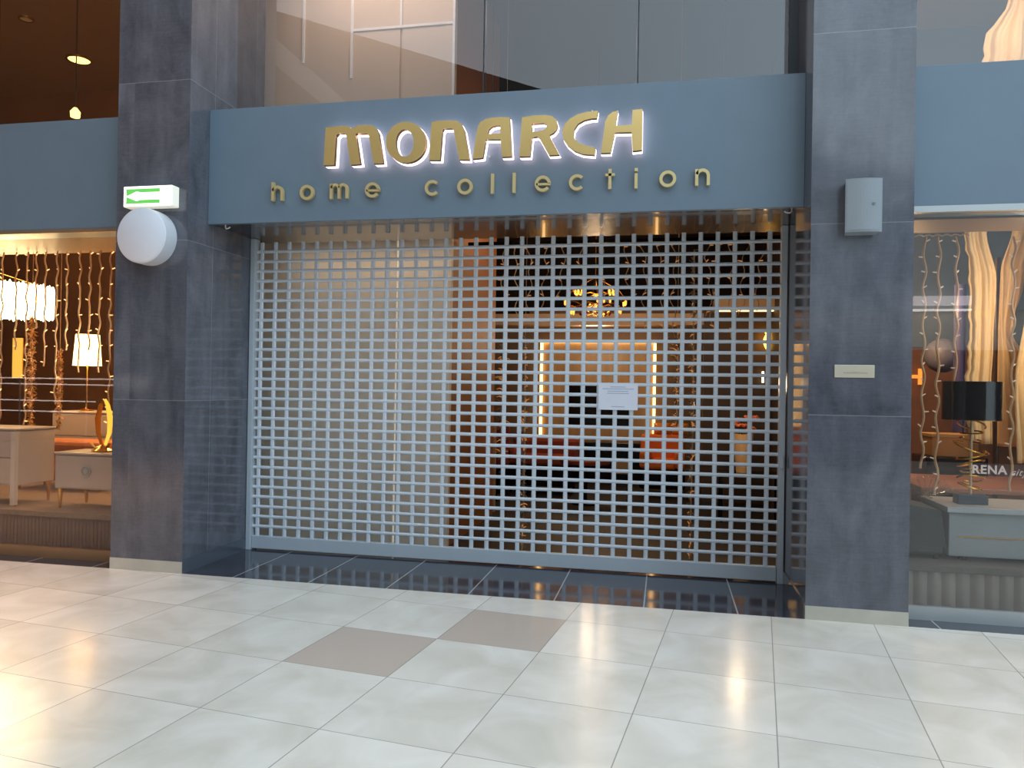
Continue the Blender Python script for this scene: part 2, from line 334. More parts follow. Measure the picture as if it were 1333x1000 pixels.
rail = thing('handrail', 'twin white lit handrails mirrored as streaks in the left shop window', 'handrail', (-11.5, -8, 0))
LEDW = mat('white_led_tube', (255, 255, 255), .4, emit=(255, 246, 240), es=3.2)
for z, xe in ((1.45, -7.25), (1.33, -7.25), (.99, -8.9), (.77, -9.3)):
    MB().tube([(x, 0, z) for x in (-3.5, xe+11.5)], .013, 10).build('lit_rail', LEDW, rail)
for x in (-3.2, -1.2, .8, 2.4): MB().tube([(x, 0, 0), (x, 0, 1.45)], .02, 8).build('post', ALU, rail)
lb = thing('light_box', 'pale ceiling light box mirrored in the right shop window behind the light strings', 'light', (8.1, -11.8, 3.3))
box(-.55, .55, -.05, .05, -.02, .17).build('diffuser', mat('light_box_diffuser', (230, 230, 235), .5, emit=(255, 240, 240), es=1.6), lb)
box(-.56, .56, -.04, .04, -.14, -.10).build('lower_strip', LEDW, lb)
for x in (-.5, .5): box(x-.01, x+.01, -.01, .01, .1, 1.2).build('hanger_rod', ALU, lb)

# ---------------------------------------------------------------- roller grille
gr = thing('roller_grille', 'closed grey aluminium roller grille across the shop entrance', 'roller shutter', (1.16, YG, 0))
ox = 1.16
for a, b in ((-1.026, -.982), (3.306, 3.350)): box(a-ox, b-ox, -.04, .04, 0, 2.663, .004).build('guide_rail', ALU, gr)
box(-.98-ox, 3.304-ox, -.022, .022, .012, .122, .006).build('bottom_rail', ALU, gr)
# horizontal bars: flattened tubes
def bar_mb(x0, x1):
    m = MB(); n = 12; v = []
    for x in (x0, x1): v += [(x, .010*cos(2*pi*j/n), 0.0138*sin(2*pi*j/n)) for j in range(n)]
    m.add(v, [(j, (j+1) % n, n+(j+1) % n, n+j) for j in range(n)]+[tuple(range(n)), tuple(n+j for j in range(n))], True); return m
Z0B, PB, X0L, PL = 2.555, .0841, -.940, .12628
bar = bar_mb(-.99-ox, 3.312-ox).build('horizontal_bar', ALUB, gr); bar.location.z = Z0B
for k in range(1, 29):
    c = bar.copy(); COL.objects.link(c); c.location.z = Z0B-PB*k
def link_mb(cx=0, cy=0, cz=0, h=PB):
    m = MB(); w, d, e = .0168, .009, h/2-.006
    pr = [(-w, -d*.3), (-w*.6, -d), (w*.6, -d), (w, -d*.3), (w, d), (-w, d)]
    v = [(cx+x, cy+y, cz-e) for x, y in pr]+[(cx+x, cy+y, cz+e) for x, y in pr]
    return m.add(v, [(i, (i+1) % 6, 6+(i+1) % 6, 6+i) for i in range(6)]+[tuple(range(6)), tuple(6+i for i in range(6))])
cells = [(X0L+PL*i, Z0B-PB*(k+.5)) for i in range(34) for k in range(-1, 29)]
cells.sort(key=lambda c: -c[0])
first = None; rest = MB()
for i, (x, z) in enumerate(cells):
    if i < 100:
        if first is None: first = link_mb().build('link', ALUB, gr); o = first
        else: o = first.copy(); COL.objects.link(o)
        o.location = (x-ox, .002, z)
    else:
        l = link_mb(x-ox, .002, z); rest.add(l.v, l.f)
tag(rest.build('link', ALUB, gr), kind='stuff')
box(3.322-ox, 3.338-ox, -.062, -.04, .86, .95, .003).build('lock', mat('pale_lock', (190, 195, 198), .4), gr)
# paper notice
no = thing('paper_notice', 'white paper notice hanging on the grille', 'sign', (2.115, .878, 1.367))
box(-.152, .152, -.0015, .0015, -.103, .103).build('sheet', mat('white_paper', (226, 230, 242), .7), no)
INK = mat('faint_ink', (176, 184, 206), .7)
for z, w in ((.075, .06), (.060, .12), (.042, .08), (.025, .085), (-.078, .05)): box(-w, w, -.0025, -.0015, z-.003, z+.003).build('text_line', INK, no)

# ---------------------------------------------------------------- sign
LET = {"m":[[[-0.013,3.322],[-0.024,3.042],[0.058,3.041],[0.067,3.254],[0.085,3.274],[0.135,3.271],[0.151,3.254],[0.187,3.037],[0.263,3.039],[0.227,3.246],[0.224,3.265],[0.31,3.262],[0.327,3.243],[0.368,3.038],[0.44,3.037],[0.401,3.26],[0.382,3.296],[0.352,3.317],[0.309,3.325],[0.245,3.324],[0.207,3.31],[0.189,3.305],[0.164,3.323],[0.115,3.327]]],"o":[[[0.763,3.175],[0.761,3.146],[0.752,3.119],[0.739,3.094],[0.721,3.072],[0.698,3.055],[0.672,3.042],[0.644,3.035],[0.614,3.033],[0.585,3.037],[0.556,3.047],[0.529,3.062],[0.506,3.082],[0.486,3.105],[0.471,3.132],[0.462,3.16],[0.459,3.19],[0.461,3.219],[0.469,3.246],[0.483,3.271],[0.502,3.293],[0.525,3.311],[0.551,3.323],[0.579,3.33],[0.609,3.331],[0.639,3.327],[0.667,3.317],[0.694,3.302],[0.717,3.282],[0.736,3.259],[0.75,3.232],[0.76,3.204]],[[0.67,3.175],[0.669,3.156],[0.666,3.138],[0.66,3.121],[0.652,3.106],[0.642,3.095],[0.63,3.086],[0.617,3.081],[0.604,3.08],[0.591,3.082],[0.578,3.088],[0.566,3.098],[0.555,3.111],[0.546,3.126],[0.54,3.144],[0.536,3.162],[0.534,3.182],[0.535,3.201],[0.538,3.22],[0.544,3.236],[0.553,3.251],[0.563,3.263],[0.574,3.271],[0.587,3.276],[0.6,3.278],[0.614,3.275],[0.627,3.269],[0.639,3.259],[0.649,3.246],[0.658,3.231],[0.664,3.213],[0.669,3.195]]],"n":[[[0.802,3.319],[0.788,3.046],[0.869,3.042],[0.882,3.25],[0.892,3.267],[0.954,3.266],[0.967,3.251],[1.012,3.04],[1.087,3.036],[1.046,3.247],[1.025,3.292],[0.989,3.317],[0.938,3.323],[0.845,3.325]]],"a":[[[1.11,3.04],[1.183,3.045],[1.204,3.174],[1.31,3.17],[1.323,3.045],[1.392,3.045],[1.373,3.32],[1.313,3.326],[1.243,3.325],[1.195,3.317],[1.163,3.298],[1.146,3.272],[1.137,3.228]],[[1.215,3.212],[1.224,3.245],[1.246,3.264],[1.284,3.271],[1.306,3.268],[1.308,3.211]]],"r":[[[1.462,3.316],[1.448,3.042],[1.523,3.04],[1.535,3.173],[1.572,3.177],[1.584,3.169],[1.657,3.042],[1.731,3.042],[1.664,3.165],[1.659,3.184],[1.688,3.198],[1.709,3.224],[1.715,3.251],[1.703,3.288],[1.674,3.313],[1.628,3.323],[1.55,3.325]],[[1.535,3.268],[1.614,3.269],[1.634,3.26],[1.637,3.246],[1.629,3.228],[1.61,3.217],[1.532,3.21]]],"c":[[[1.992,3.332],[1.916,3.329],[1.854,3.316],[1.802,3.29],[1.764,3.252],[1.748,3.202],[1.756,3.149],[1.786,3.104],[1.835,3.063],[1.892,3.039],[1.973,3.029],[1.977,3.079],[1.92,3.096],[1.87,3.114],[1.838,3.142],[1.825,3.174],[1.83,3.212],[1.856,3.251],[1.898,3.273],[1.946,3.282],[1.983,3.282]]],"h":[[[2.126,3.323],[2.091,3.318],[2.061,3.295],[2.042,3.256],[2.017,3.041],[2.082,3.04],[2.109,3.177],[2.221,3.175],[2.231,3.045],[2.294,3.049],[2.293,3.327],[2.226,3.325],[2.223,3.224],[2.114,3.223],[2.117,3.258]]]}
sg = thing('shop_sign', 'large backlit gold lettering MONARCH on the slate blue fascia', 'sign', (1.1, .25, 3.05))
sgl = Vector(sg.location)
def offset_ring(r, d):
    n = len(r); A = sum(r[i][0]*r[(i+1) % n][1]-r[(i+1) % n][0]*r[i][1] for i in range(n)); s = 1 if A > 0 else -1; out = []
    for i in range(n):
        a, b = r[i-1], r[(i+1) % n]; tx, tz = b[0]-a[0], b[1]-a[1]; l = math.hypot(tx, tz) or 1
        out.append((r[i][0]+s*tz/l*d, r[i][1]-s*tx/l*d))
    return out
for ch, rings in LET.items():
    loc = [[(x-sgl.x, z-sgl.z) for x, z in r] for r in rings]
    f = MB().prism(loc, -.100, -.097).build('letter_face', GOLD, sg)
    MB().prism(loc, -.097, -.062).build('letter_return', GOLDS, f)
    g = [offset_ring(r, .002 if i == 0 else -.002) for i, r in enumerate(loc)]
    MB().prism(g, -.062, -.022).build('glowing_back', GLOW, f)
    cx = sum(x for x, z in loc[0])/len(loc[0]); MB().tube([(loc[0][1][0]+.03, -.03, loc[0][1][1]+.03), (loc[0][1][0]+.03, 0, loc[0][1][1]+.03)], .006, 6).build('standoff', ALU, f)
# small letters from strokes
def ring_pts(cx, cz, rx, rz, a0, a1, n=28): return [(cx+rx*cos(a0+(a1-a0)*i/n), cz+rz*sin(a0+(a1-a0)*i/n)) for i in range(n+1)]
def stroke(m, pts, w, y0, y1, closed=False):
    n = len(pts); Lp, Rp = [], []
    for i in range(n):
        a = pts[i-1] if (i or closed) else pts[i]; b = pts[(i+1) % n] if (i < n-1 or closed) else pts[i]
        tx, tz = b[0]-a[0], b[1]-a[1]; l = math.hypot(tx, tz) or 1; nx, nz = -tz/l*w/2, tx/l*w/2
        Lp.append((pts[i][0]+nx, pts[i][1]+nz)); Rp.append((pts[i][0]-nx, pts[i][1]-nz))
    v = [(x, y, z) for y in (y0, y1) for x, z in Lp+Rp]; N = 2*n; f = []
    for i in range(n if closed else n-1):
        j = (i+1) % n
        f += [(i, j, n+j, n+i), (N+i, N+n+i, N+n+j, N+j), (i, N+i, N+j, j), (n+i, n+j, N+n+j, N+n+i)]
    if not closed: f += [(0, n, N+n, N), (n-1, N+n-1, N+2*n-1, 2*n-1)]
    m.add(v, f)
def small(m, ch, y0, y1, R=.046, w=.021):
    a = R-.0
    if ch in 'oce':
        if ch == 'o': stroke(m, ring_pts(0, 0, a, a, 0, 2*pi)[:-1], w, y0, y1, True)
        if ch == 'c': stroke(m, ring_pts(0, 0, a, a, .75, 2*pi-.75), w, y0, y1)
        if ch == 'e':
            stroke(m, ring_pts(0, 0, a, a, .0, 2*pi-.62), w, y0, y1); stroke(m, [(-a, -.004), (a+.009, -.004)], w*.75, y0, y1)
    if ch in 'hn':
        stroke(m, [(-.038, -.056), (-.038, .085 if ch == 'h' else .056)], w, y0, y1)
        stroke(m, [(.038, -.056), (.038, .008)]+ring_pts(0, .008, .038, .040, .15, pi-.3, 14), w, y0, y1)
    if ch == 'm':
        stroke(m, [(-.062, -.056), (-.062, .056)], w, y0, y1)
        for c in (-.031, .031): stroke(m, [(c+.031, -.056), (c+.031, .012)]+ring_pts(c, .012, .031, .036, .15, pi-.3, 12), w*.95, y0, y1)
    if ch == 'l': stroke(m, [(0, -.070), (0, .072)], w, y0, y1)
    if ch == 'i': stroke(m, [(0, -.070), (0, .034)], w, y0, y1); stroke(m, [(0, .048), (0, .070)], w, y0, y1)
    if ch == 't': stroke(m, [(0, -.068), (0, .070)], w, y0, y1); stroke(m, [(-.033, .030), (.033, .030)], w*.85, y0, y1)
GOLD2 = mat('pale_gold_small_letter', (222, 202, 146), .35, metal=.5)
sl = thing('shop_sign', 'small spaced gold lettering home collection below the large word', 'sign', (1.1, .25, 2.86))
for ch, x, z in (('h', -.428, 2.866), ('o', -.187, 2.864), ('m', .072, 2.865), ('e', .335, 2.864), ('c', .796, 2.863), ('o', 1.04, 2.863), ('l', 1.242, 2.876), ('l', 1.40, 2.876), ('e', 1.606, 2.863), ('c', 1.848, 2.863), ('t', 2.076, 2.877), ('i', 2.255, 2.876), ('o', 2.468, 2.864), ('n', 2.698, 2.866)):
    m = MB(); small(m, ch, -.040, -.012); l = m.build('letter', GOLD2, sl); l.location = (x-1.1, 0, z-2.86)
    MB().tube([(0 if ch in 'lit' else -.04, -.014, 0), (0 if ch in 'lit' else -.04, 0, 0)], .004, 6).build('standoff', GOLDS, l)

# ---------------------------------------------------------------- things on the pillars
ex = thing('exit_sign', 'lit green and white arrow sign on the left pillar above the round lamp', 'sign', (-1.31, 0, 2.80))
box(-.205, .205, -.085, 0, -.078, .078, .008).build('housing', mat('sign_housing', (232, 232, 225), .4, emit=(255, 250, 225), es=.25), ex)
box(-.198, .198, -.089, -.084, -.072, .072).build('lit_face', mat('lit_white_face', (255, 255, 240), .5, emit=(252, 255, 222), es=1.15), ex)
GREEN = mat('lit_green', (60, 150, 60), .5, emit=(96, 176, 84), es=.75)
m = MB()
for s in (1, -1): m.prism([[(-.178, .055*s), (.105, .055*s), (.105, .028*s), (-.055, .028*s), (-.09, .036*s), (-.172, .003*s)]], -.0905, -.089)
m.build('green_field', GREEN, ex)
dl = thing('wall_lamp', 'round white disc lamp on the left pillar below the arrow sign', 'lamp', (-1.324, 0, 2.500))
MB().lathe([(0, -.135), (.196, -.135), (.205, -.126), (.207, -.03), (.204, 0), (0, 0)], (0, 0, 0), 64, 'y').build('drum', WHITE, dl)
MB().lathe([(0, -.138), (.190, -.138), (.194, -.135)], (0, 0, 0), 64, 'y').build('front_disc', mat('white_disc', (214, 219, 228), .4), dl)
sk = thing('wall_speaker', 'light grey box speaker high on the right pillar', 'speaker', (3.64, 0, 2.57))
m = MB(); n = 10; v = []
for z in (-.163, .163):
    v += [(-.105+.21*i/n, -.105-.018*sin(pi*i/n), z) for i in range(n+1)]+[(.085, 0, z), (-.085, 0, z)]
N = n+3; m.add(v, [tuple(range(N)), tuple(N+i for i in range(N))]+[(i, (i+1) % N, N+(i+1) % N, N+i) for i in range(N)])
m.build('speaker_body', SPK, sk)
m = MB(); v = []
for z in (-.152, .152): v += [(-.097+.194*i/n, -.109-.017*sin(pi*i/n), z) for i in range(n+1)]
v2 = [(x, y+.008, z) for x, y, z in v]; k = n+1
m.add(v+v2, [(i, i+1, k+i+1, k+i) for i in range(n)]+[(2*k+i, 2*k+k+i, 2*k+k+i+1, 2*k+i+1) for i in range(n)]+[(0, k, 3*k, 2*k), (n, 2*k+n, 3*k+n, k+n)]+[(i, 2*k+i, 2*k+i+1, i+1) for i in range(n)]+[(k+i, k+i+1, 3*k+i+1, 3*k+i) for i in range(n)])
m.build('front_grille', mat('speaker_mesh', (138, 146, 152), .7, noise=.06, nscale=(260, 260, 260)), sk)
MB().lathe([(0, -.1285), (.008, -.1285), (.009, -.125)], (.053, 0, .005), 16, 'y').build('badge', mat('badge_grey', (110, 118, 124), .4), sk)
pq = thing('nameplate', 'small beige plaque on the right pillar at head height', 'sign', (3.623, 0, 1.561))
box(-.117, .117, -.008, 0, -.040, .040, .003).build('plate', mat('champagne_plate', (196, 186, 166), .35, metal=.3), pq)
m = MB()
for i in range(14):
    x = -.062+i*.010; m.box(x, x+.0055, -.0095, -.008, -.014, -.014+random.uniform(.007, .012))
m.build('engraved_text', mat('engraving', (160, 150, 134), .6), pq)
for x, s, l in ((-.93, 1, 'small white hook under the left end of the fascia'), (3.29, -1, 'small white hook under the right end of the fascia')):
    h = MB().tube([(0, .0, .0), (0, 0, -.02), (.012*s, -.01, -.032), (.035*s, -.014, -.030), (.050*s, -.015, -.022)], .005, 8).build('hook', mat('white_hook', (235, 235, 230), .3))
    h.location = (x, .33, 2.664); tag(h, l, 'hook')

# ---------------------------------------------------------------- light strings
def bulbs_on(root, pts, step, r=.006, L=.03, bm=None):
    proto = None
    for i in range(1, len(pts)-1, step):
        if proto is None:
            proto = MB().tube([(0, 0, 0), (L, 0, .3*L)], lambda t: r*(1-.3*t), 6).build('bulb', bm or BULB, root); o = proto
        else: o = proto.copy(); COL.objects.link(o)
        o.location = pts[i]; o.rotation_euler = (0, random.uniform(-.5, .3), random.choice((0, pi))+random.uniform(-.5, .5))
def light_string(x, y, z0, z1, label, group, wob=.007, drift=0, r=.0075, step=4, kink=0, bm=None):
    t = thing('light_string', label, 'light string', (x, y, z1), group)
    n = max(12, int((z1-z0)/.035)); ph = random.random()*6
    pts = [(wob*sin(i*.9+ph)+drift*i/n+kink*(abs((i*.07+ph) % 1-.5)-.25), .006*cos(i*1.3), -(z1-z0)*i/n) for i in range(n+1)]
    MB().tube(pts, r, 6).build('cable', CABLE, t); bulbs_on(t, pts, step, bm=bm); return t
for i, px in enumerate((4, 22, 36, 48, 60, 75, 88, 105, 118, 131, 145)):
    x, _ = at(px, 325, .99); zb = (1.0, 1.7, 1.0, 1.9, 1.55, 1.2, 1.7, 1.5, 1.7, 1.5, .9)[i]
    light_string(x, .99, zb, 2.62, 'warm light string hanging in the left shop window', 'light strings in the left window')
for px, pb, l in ((1204, 610, 'light string beside the right pillar in the right window'), (1223, 645, 'second light string from the right pillar, left of the black lamp'), (1246, 500, 'third light string from the right pillar, above the black lamp shade'), (1320, 640, 'light string over the cream drapes at the right edge')):
    x, z = at(px, 308, .62); light_string(x, .62, at(px, pb, .62)[1], z, l, None, .010, r=.0085, step=3, bm=BULB3)
x0, z = at(1191, 308, .62); x1, _ = at(1262, 311, .62)
o = MB().tube([(x0+(x1-x0)*i/24-x0, 0, .01*abs(sin(i*pi/4))) for i in range(25)], .005, 6).build('light_string_lead', CABLE); o.location = (x0, .62, z)
tag(o, 'thin horizontal lead the right window light strings hang from', 'cable')
for i, (px, pb, dr) in enumerate(((655, 420, .03), (672, 410, .02), (690, 405, 0), (712, 400, -.03), (735, 392, -.05), (756, 390, .04), (781, 395, .06), (812, 412, .10), (838, 430, .03), (858, 440, .07), (878, 440, .0), (922, 412, .02), (937, 430, -.06), (952, 440, .02), (972, 412, -.05), (996, 405, -.08))):
    x, z = at(px, 312, 1.7); light_string(x, 1.7, at(px, pb, 1.7)[1], min(z, 2.72), 'dim warm light string hanging inside behind the upper grille', 'light strings behind the grille', .02, dr, .005, 4, kink=.06, bm=BULB2)
tk = thing('ceiling_track', 'thin dark track the inner light strings hang from behind the grille', 'track', (2.18, 1.7, 2.72))
box(-1.5, 1.55, -.02, .02, 0, .03).build('track_bar', BLACK, tk)
for x in (-1.3, 0, 1.3): MB().tube([(x, 0, .03), (x, 0, 2.78)], .004, 6).build('suspension_wire', BLACK, tk)
tk2 = thing('ceiling_track', 'short dark track the two tall garlands hang from', 'track', (1.9, 1.35, 2.72))
box(-1.2, 1.2, -.015, .015, 0, .025).build('track_bar', BLACK, tk2)
for x in (-1, 1): MB().tube([(x, 0, .02), (x, 0, 2.78)], .004, 6).build('suspension_wire', BLACK, tk2)
# leafy garlands of lights
def garland(x, y, z0, z1, label, R=.06, n=260, m=None, hang=None):
    t = thing('garland', label, 'garland', (x, y, z0))
    MB().tube([(0, 0, 0), (.01, 0, (z1-z0)*.5), (0, 0, z1-z0)], .006, 6).build('stem', CABLE, t)
    if hang: MB().tube([(0, 0, z1-z0), (0, 0, hang-z0)], .0025, 5).build('hanging_wire', CABLE, t)
    b = MB(); e = MB()
    for i in range(n):
        z = random.uniform(0, z1-z0); a = random.uniform(0, 2*pi); r = R*random.uniform(.4, 1); dz = random.uniform(-.03, .05)
        p = Vector((0, 0, z)); q = Vector((r*cos(a), r*sin(a)*.7, z+dz))
        (e if i % 6 == 0 else b).tube([p, (p+q)/2+Vector((0, 0, .01)), q], lambda t_: .0055*(1.2-t_*.8), 4)
    tag(b.build('sprig', m or mat('silver_tinsel', (150, 132, 110), .35, metal=.5), t), kind='stuff'); tag(e.build('tiny_light', BULB2, t), kind='stuff')
g1 = at(684, 440, 1.35); g2 = at(680, 722, 1.35)
garland(g1[0], 1.35, max(.02, g2[1]), g1[1], 'tall glittering garland just right of the beige partition', .055, hang=2.72)
g1 = at(904, 325, 1.35); g2 = at(906, 728, 1.35)
garland(g1[0], 1.35, max(.02, g2[1]), g1[1], 'tall glittering garland behind the right part of the grille', .055, 300)
g1 = at(655, 440, 2.2); g2 = at(665, 600, 2.2)
garland(g1[0], 2.2, g2[1], g1[1], 'shorter dark garland hanging next to the brown partition side', .09, 200, hang=5.5)
g1 = at(882, 432, 2.6); g2 = at(876, 560, 2.6)
garland(g1[0], 2.6, g2[1], g1[1], 'short pale garland hanging right of the lit wall panel', .08, 160, hang=5.5)
for px, pt, pb, l in ((42, 415, 560, 'thick twinkling garland under the chandelier'), (78, 460, 560, 'thin twinkling garland left of the lit lamp')):
    a = at(px, pt, 1.1); c = at(px, pb, 1.1); garland(a[0], 1.1, c[1], a[1], l, .065 if px < 60 else .045, 380, mat('gold_tinsel', (190, 140, 80), .35, metal=.4), hang=2.63)

# ---------------------------------------------------------------- inside the central shop
pt = thing('partition', 'tall beige partition wall behind the left half of the grille', 'partition', (-.5, 1.42, 0))
box(-1.12, .585, 0, .06, 0, 5.45).build('left_panel', BEIGE, pt).location = (0, 0, 0)
pt.children[0].location = (0, 0, 0)
box(.606, 1.10, 0, .06, 0, 5.45).build('right_panel', BEIGE, pt)
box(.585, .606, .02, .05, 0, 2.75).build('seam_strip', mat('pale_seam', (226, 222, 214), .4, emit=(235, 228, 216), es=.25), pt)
box(.585, .606, .02, .05, 2.75, 5.45).build('seam_backing', BEIGE, pt)
box(-1.12, 1.10, .062, 1.80, 0, 5.45).build('brown_side', mat('brown_partition_side', (150, 92, 44), .55, noise=.05), pt)
REFL = mat('reflected_line_strip', (252, 252, 250), .5)  # white strips stand in for roof lines mirrored in the upper glass
for a, b, c, d in ((-.865+.5, -.845+.5, 4.39, 5.44), (-.388+.5, -.366+.5, 4.22, 5.44), (1.078, 1.10, 3.6, 5.44), (.094+.49, .094+.51, 4.66, 5.44)): box(a, b, -.012, 0, c, d).build('reflected_line_strip', REFL, pt)
box(-.366+.5, 1.078, -.010, 0, 4.645, 4.668).build('reflected_line_strip', REFL, pt)
struct('wall_back', box(-.4, 3.75, 7.0, 7.1, 0, 2.6), mat('taupe_back_wall', (112, 88, 66), .6, noise=.06))
struct('trim_6', box(.1, 3.1, 5.0, 5.25, 2.27, 2.42), mat('beige_bulkhead', (214, 178, 140), .6))
struct('ceiling', box(.62, 3.75, 5.25, 7.0, 2.42, 2.48), mat('cove_ceiling', (120, 92, 66), .7))
lp = thing('feature_wall_panel', 'gold lit wall panel with bright strips on both sides', 'wall panel', (1.43, 6.98, .5))
box(-.87, .87, -.05, 0, 0, 1.66).build('gold_panel', mat('gold_veneer', (176, 142, 98), .45, noise=.12, nscale=(14, 3, 2)), lp)
for x in (-.90, .88):
    box(x-.02, x+.02, -.09, -.04, .15, 1.66).build('light_strip', WARMLED, lp)
box(-.87, .87, -.09, -.05, 1.645, 1.66).build('top_light_strip', WARMLED, lp)
tv = thing('television', 'black flat television on the gold lit panel', 'television', (1.445, 6.92, 1.17))
box(-.52, .52, -.03, .005, -.32, .32, .01).build('bezel', BLACK, tv); box(-.505, .505, -.032, -.03, -.305, .305).build('screen', mat('black_screen', (4, 4, 6), .1), tv)
ca = thing('media_cabinet', 'low black cabinet beneath the television', 'cabinet', (1.5, 6.6, 0))
box(-.62, .62, -.22, .22, .06, .62, .01).build('body', BLACK, ca)
for i in range(3): box(-.60+.41*i, -.22+.41*i, -.235, -.22, .09, .59).build('door', BLACK, ca)
for x in (-.55, .55): box(x-.03, x+.03, -.18, .18, 0, .06).build('foot', BLACK, ca)
def sofa(name, label, cat, x0, x1, y, zs, zt, m, dep=.75):
    t = thing(name, label, cat, ((x0+x1)/2, y, 0)); w = (x1-x0)/2
    box(-w, w, 0, dep, .10, zs-.12, .03).build('base', BLACK, t); box(-w+.12, w-.12, -.02, dep-.15, zs-.12, zs, .04).build('seat_cushion', m, t)
    box(-w, w, dep-.2, dep, zs-.1, zt, .05).build('backrest', m, t)
    for s in (-1, 1):
        box(min(s*w, s*(w-.14)), max(s*w, s*(w-.14)), 0, dep, zs-.11, zs+.12, .04).build('armrest', m, t)
        for yy in (.08, dep-.08): MB().tube([(s*(w-.08), yy, 0), (s*(w-.08), yy, .11)], .02, 8).build('leg', BLACK, t)
    return t
ORV = mat('rust_orange_velvet', (150, 66, 40), .75, noise=.1); REDV = mat('dark_red_velvet', (120, 30, 24), .8)
sofa('sofa', 'low rust orange sofa left of the television', 'sofa', .35, 1.30, 5.0, .50, .72, ORV)
sofa('armchair', 'dark red armchair at the foot of the brown partition', 'armchair', .02, .50, 4.1, .52, .95, REDV, .6)
sofa('armchair', 'orange armchair with amber cushions right of the television', 'armchair', 2.15, 2.75, 5.2, .48, .80, mat('amber_velvet', (226, 118, 40), .7), .7)
for px, py, l in ((862, 551, 'small amber cushion on the orange armchair, left one'), (886, 551, 'small amber cushion on the orange armchair, right one')):
    x, z = at(px, py, 5.65); c = MB(); n = 10; v = []
    for i in range(n+1):
        for j in range(n+1):
            u, w = i/n*2-1, j/n*2-1; th = .05*(1-u**4)*(1-w**4); v.append((u*.115, -th, w*.08))
    k = len(v); v += [(a, -b, c_) for a, b, c_ in v]
    q = [(i*(n+1)+j, i*(n+1)+j+1, (i+1)*(n+1)+j+1, (i+1)*(n+1)+j) for i in range(n) for j in range(n)]
    c.add(v, q+[tuple(k+a for a in reversed(f)) for f in q], True); o = c.build('cushion', mat('amber_satin', (236, 140, 40), .4)); o.location = (x, 5.78, .88); tag(o, l, 'cushion')
tb = thing('coffee_table', 'round orange topped low table in front of the television', 'table', (1.52, 4.3, 0))
MB().lathe([(0, .50), (.30, .50), (.31, .52), (.31, .55), (0, .55)], (0, 0, 0), 40).build('table_top', ORV, tb)
MB().lathe([(0, 0), (.16, 0), (.16, .02), (.03, .05), (.03, .5)], (0, 0, 0), 24).build('pedestal', BLACK, tb)
sb = thing('side_cabinet', 'beige box cabinet right of the low orange table', 'cabinet', (1.95, 4.45, 0))
box(-.11, .11, -.1, .1, .38, .54, .005).build('body', mat('beige_box', (176, 142, 100), .5), sb)
for sx_ in (-.09, .09):
    for sy_ in (-.08, .08): box(sx_-.01, sx_+.01, sy_-.01, sy_+.01, 0, .39).build('leg', BLACK, sb)
# white framed console at the partition
x, z = at(636, 570, 3.4); cn = thing('floor_mirror_frame', 'narrow cream frame standing at the foot of the brown partition', 'frame', (x+.02, 3.4, 0))
CR = mat('cream_frame', (206, 168, 130), .5)
for dx in (-.055, .055): box(dx-.014, dx+.014, -.015, .015, 0, 1.0, .003).build('upright', CR, cn)
for zz in (.42, .94): box(-.045, .045, -.012, .012, zz, zz+.03).build('crossbar', CR, cn)
MB().lathe([(0, 0), (.022, .01), (.026, .03), (.012, .055), (0, .06)], (-.05, 0, 1.0), 12).build('candle_bulb', WARMLED, cn)
# glowing strip standing in for a strip reflection at the partition's far end
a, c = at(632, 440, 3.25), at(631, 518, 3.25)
wl = thing('reflection_strip', 'wavy glowing strip standing in for a reflected strip at the far edge of the brown partition', 'light', (a[0], 3.27, c[1]))
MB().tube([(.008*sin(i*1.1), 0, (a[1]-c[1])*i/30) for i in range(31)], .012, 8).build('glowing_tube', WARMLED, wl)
MB().box(-.02, .02, .015, .03, -.02, a[1]-c[1]+.02).build('strip_backing', GOLDM, wl)
# gold chandelier
x, z = at(775, 388, 4)
ch = thing('chandelier', 'gold chandelier of stacked rings hanging in the dark behind the grille', 'chandelier', (x, 4, z))
for rr, zz in ((.36, -.02), (.28, .09), (.30, -.12), (.18, -.19)):
    MB().tube([(rr*cos(2*pi*i/40), rr*.9*sin(2*pi*i/40), zz+.012*sin(i*1.7)) for i in range(40)], .010, 6, True).build('ring', GOLDM, ch)
proto = None
for i in range(36):
    if proto is None: proto = MB().lathe([(0, -.035), (.012, -.02), (.014, .02), (0, .03)], (0, 0, 0), 8).build('crystal', mat('lit_amber_crystal', (255, 180, 80), .3, emit=(255, 170, 70), es=1.3), ch); o = proto
    else: o = proto.copy(); COL.objects.link(o)
    rr, zz = ((.36, -.06), (.28, .05), (.30, -.16))[i % 3]; a = i*2*pi/36*3.1; o.location = (rr*cos(a), rr*.9*sin(a), zz)
MB().tube([(0, 0, .1), (0, 0, 5.5-z)], .008, 8).build('suspension_rod', GOLDM, ch)
for k in range(4):
    a = k*pi/2; MB().tube([(0, 0, .25), (.28*cos(a), .25*sin(a), .09), (.36*cos(a), .33*sin(a), -.02)], .006, 6).build('arm', GOLDM, ch)
lamp('chandelier_light', 'POINT', (x, 4, z-.05), 5, WARM, .2)
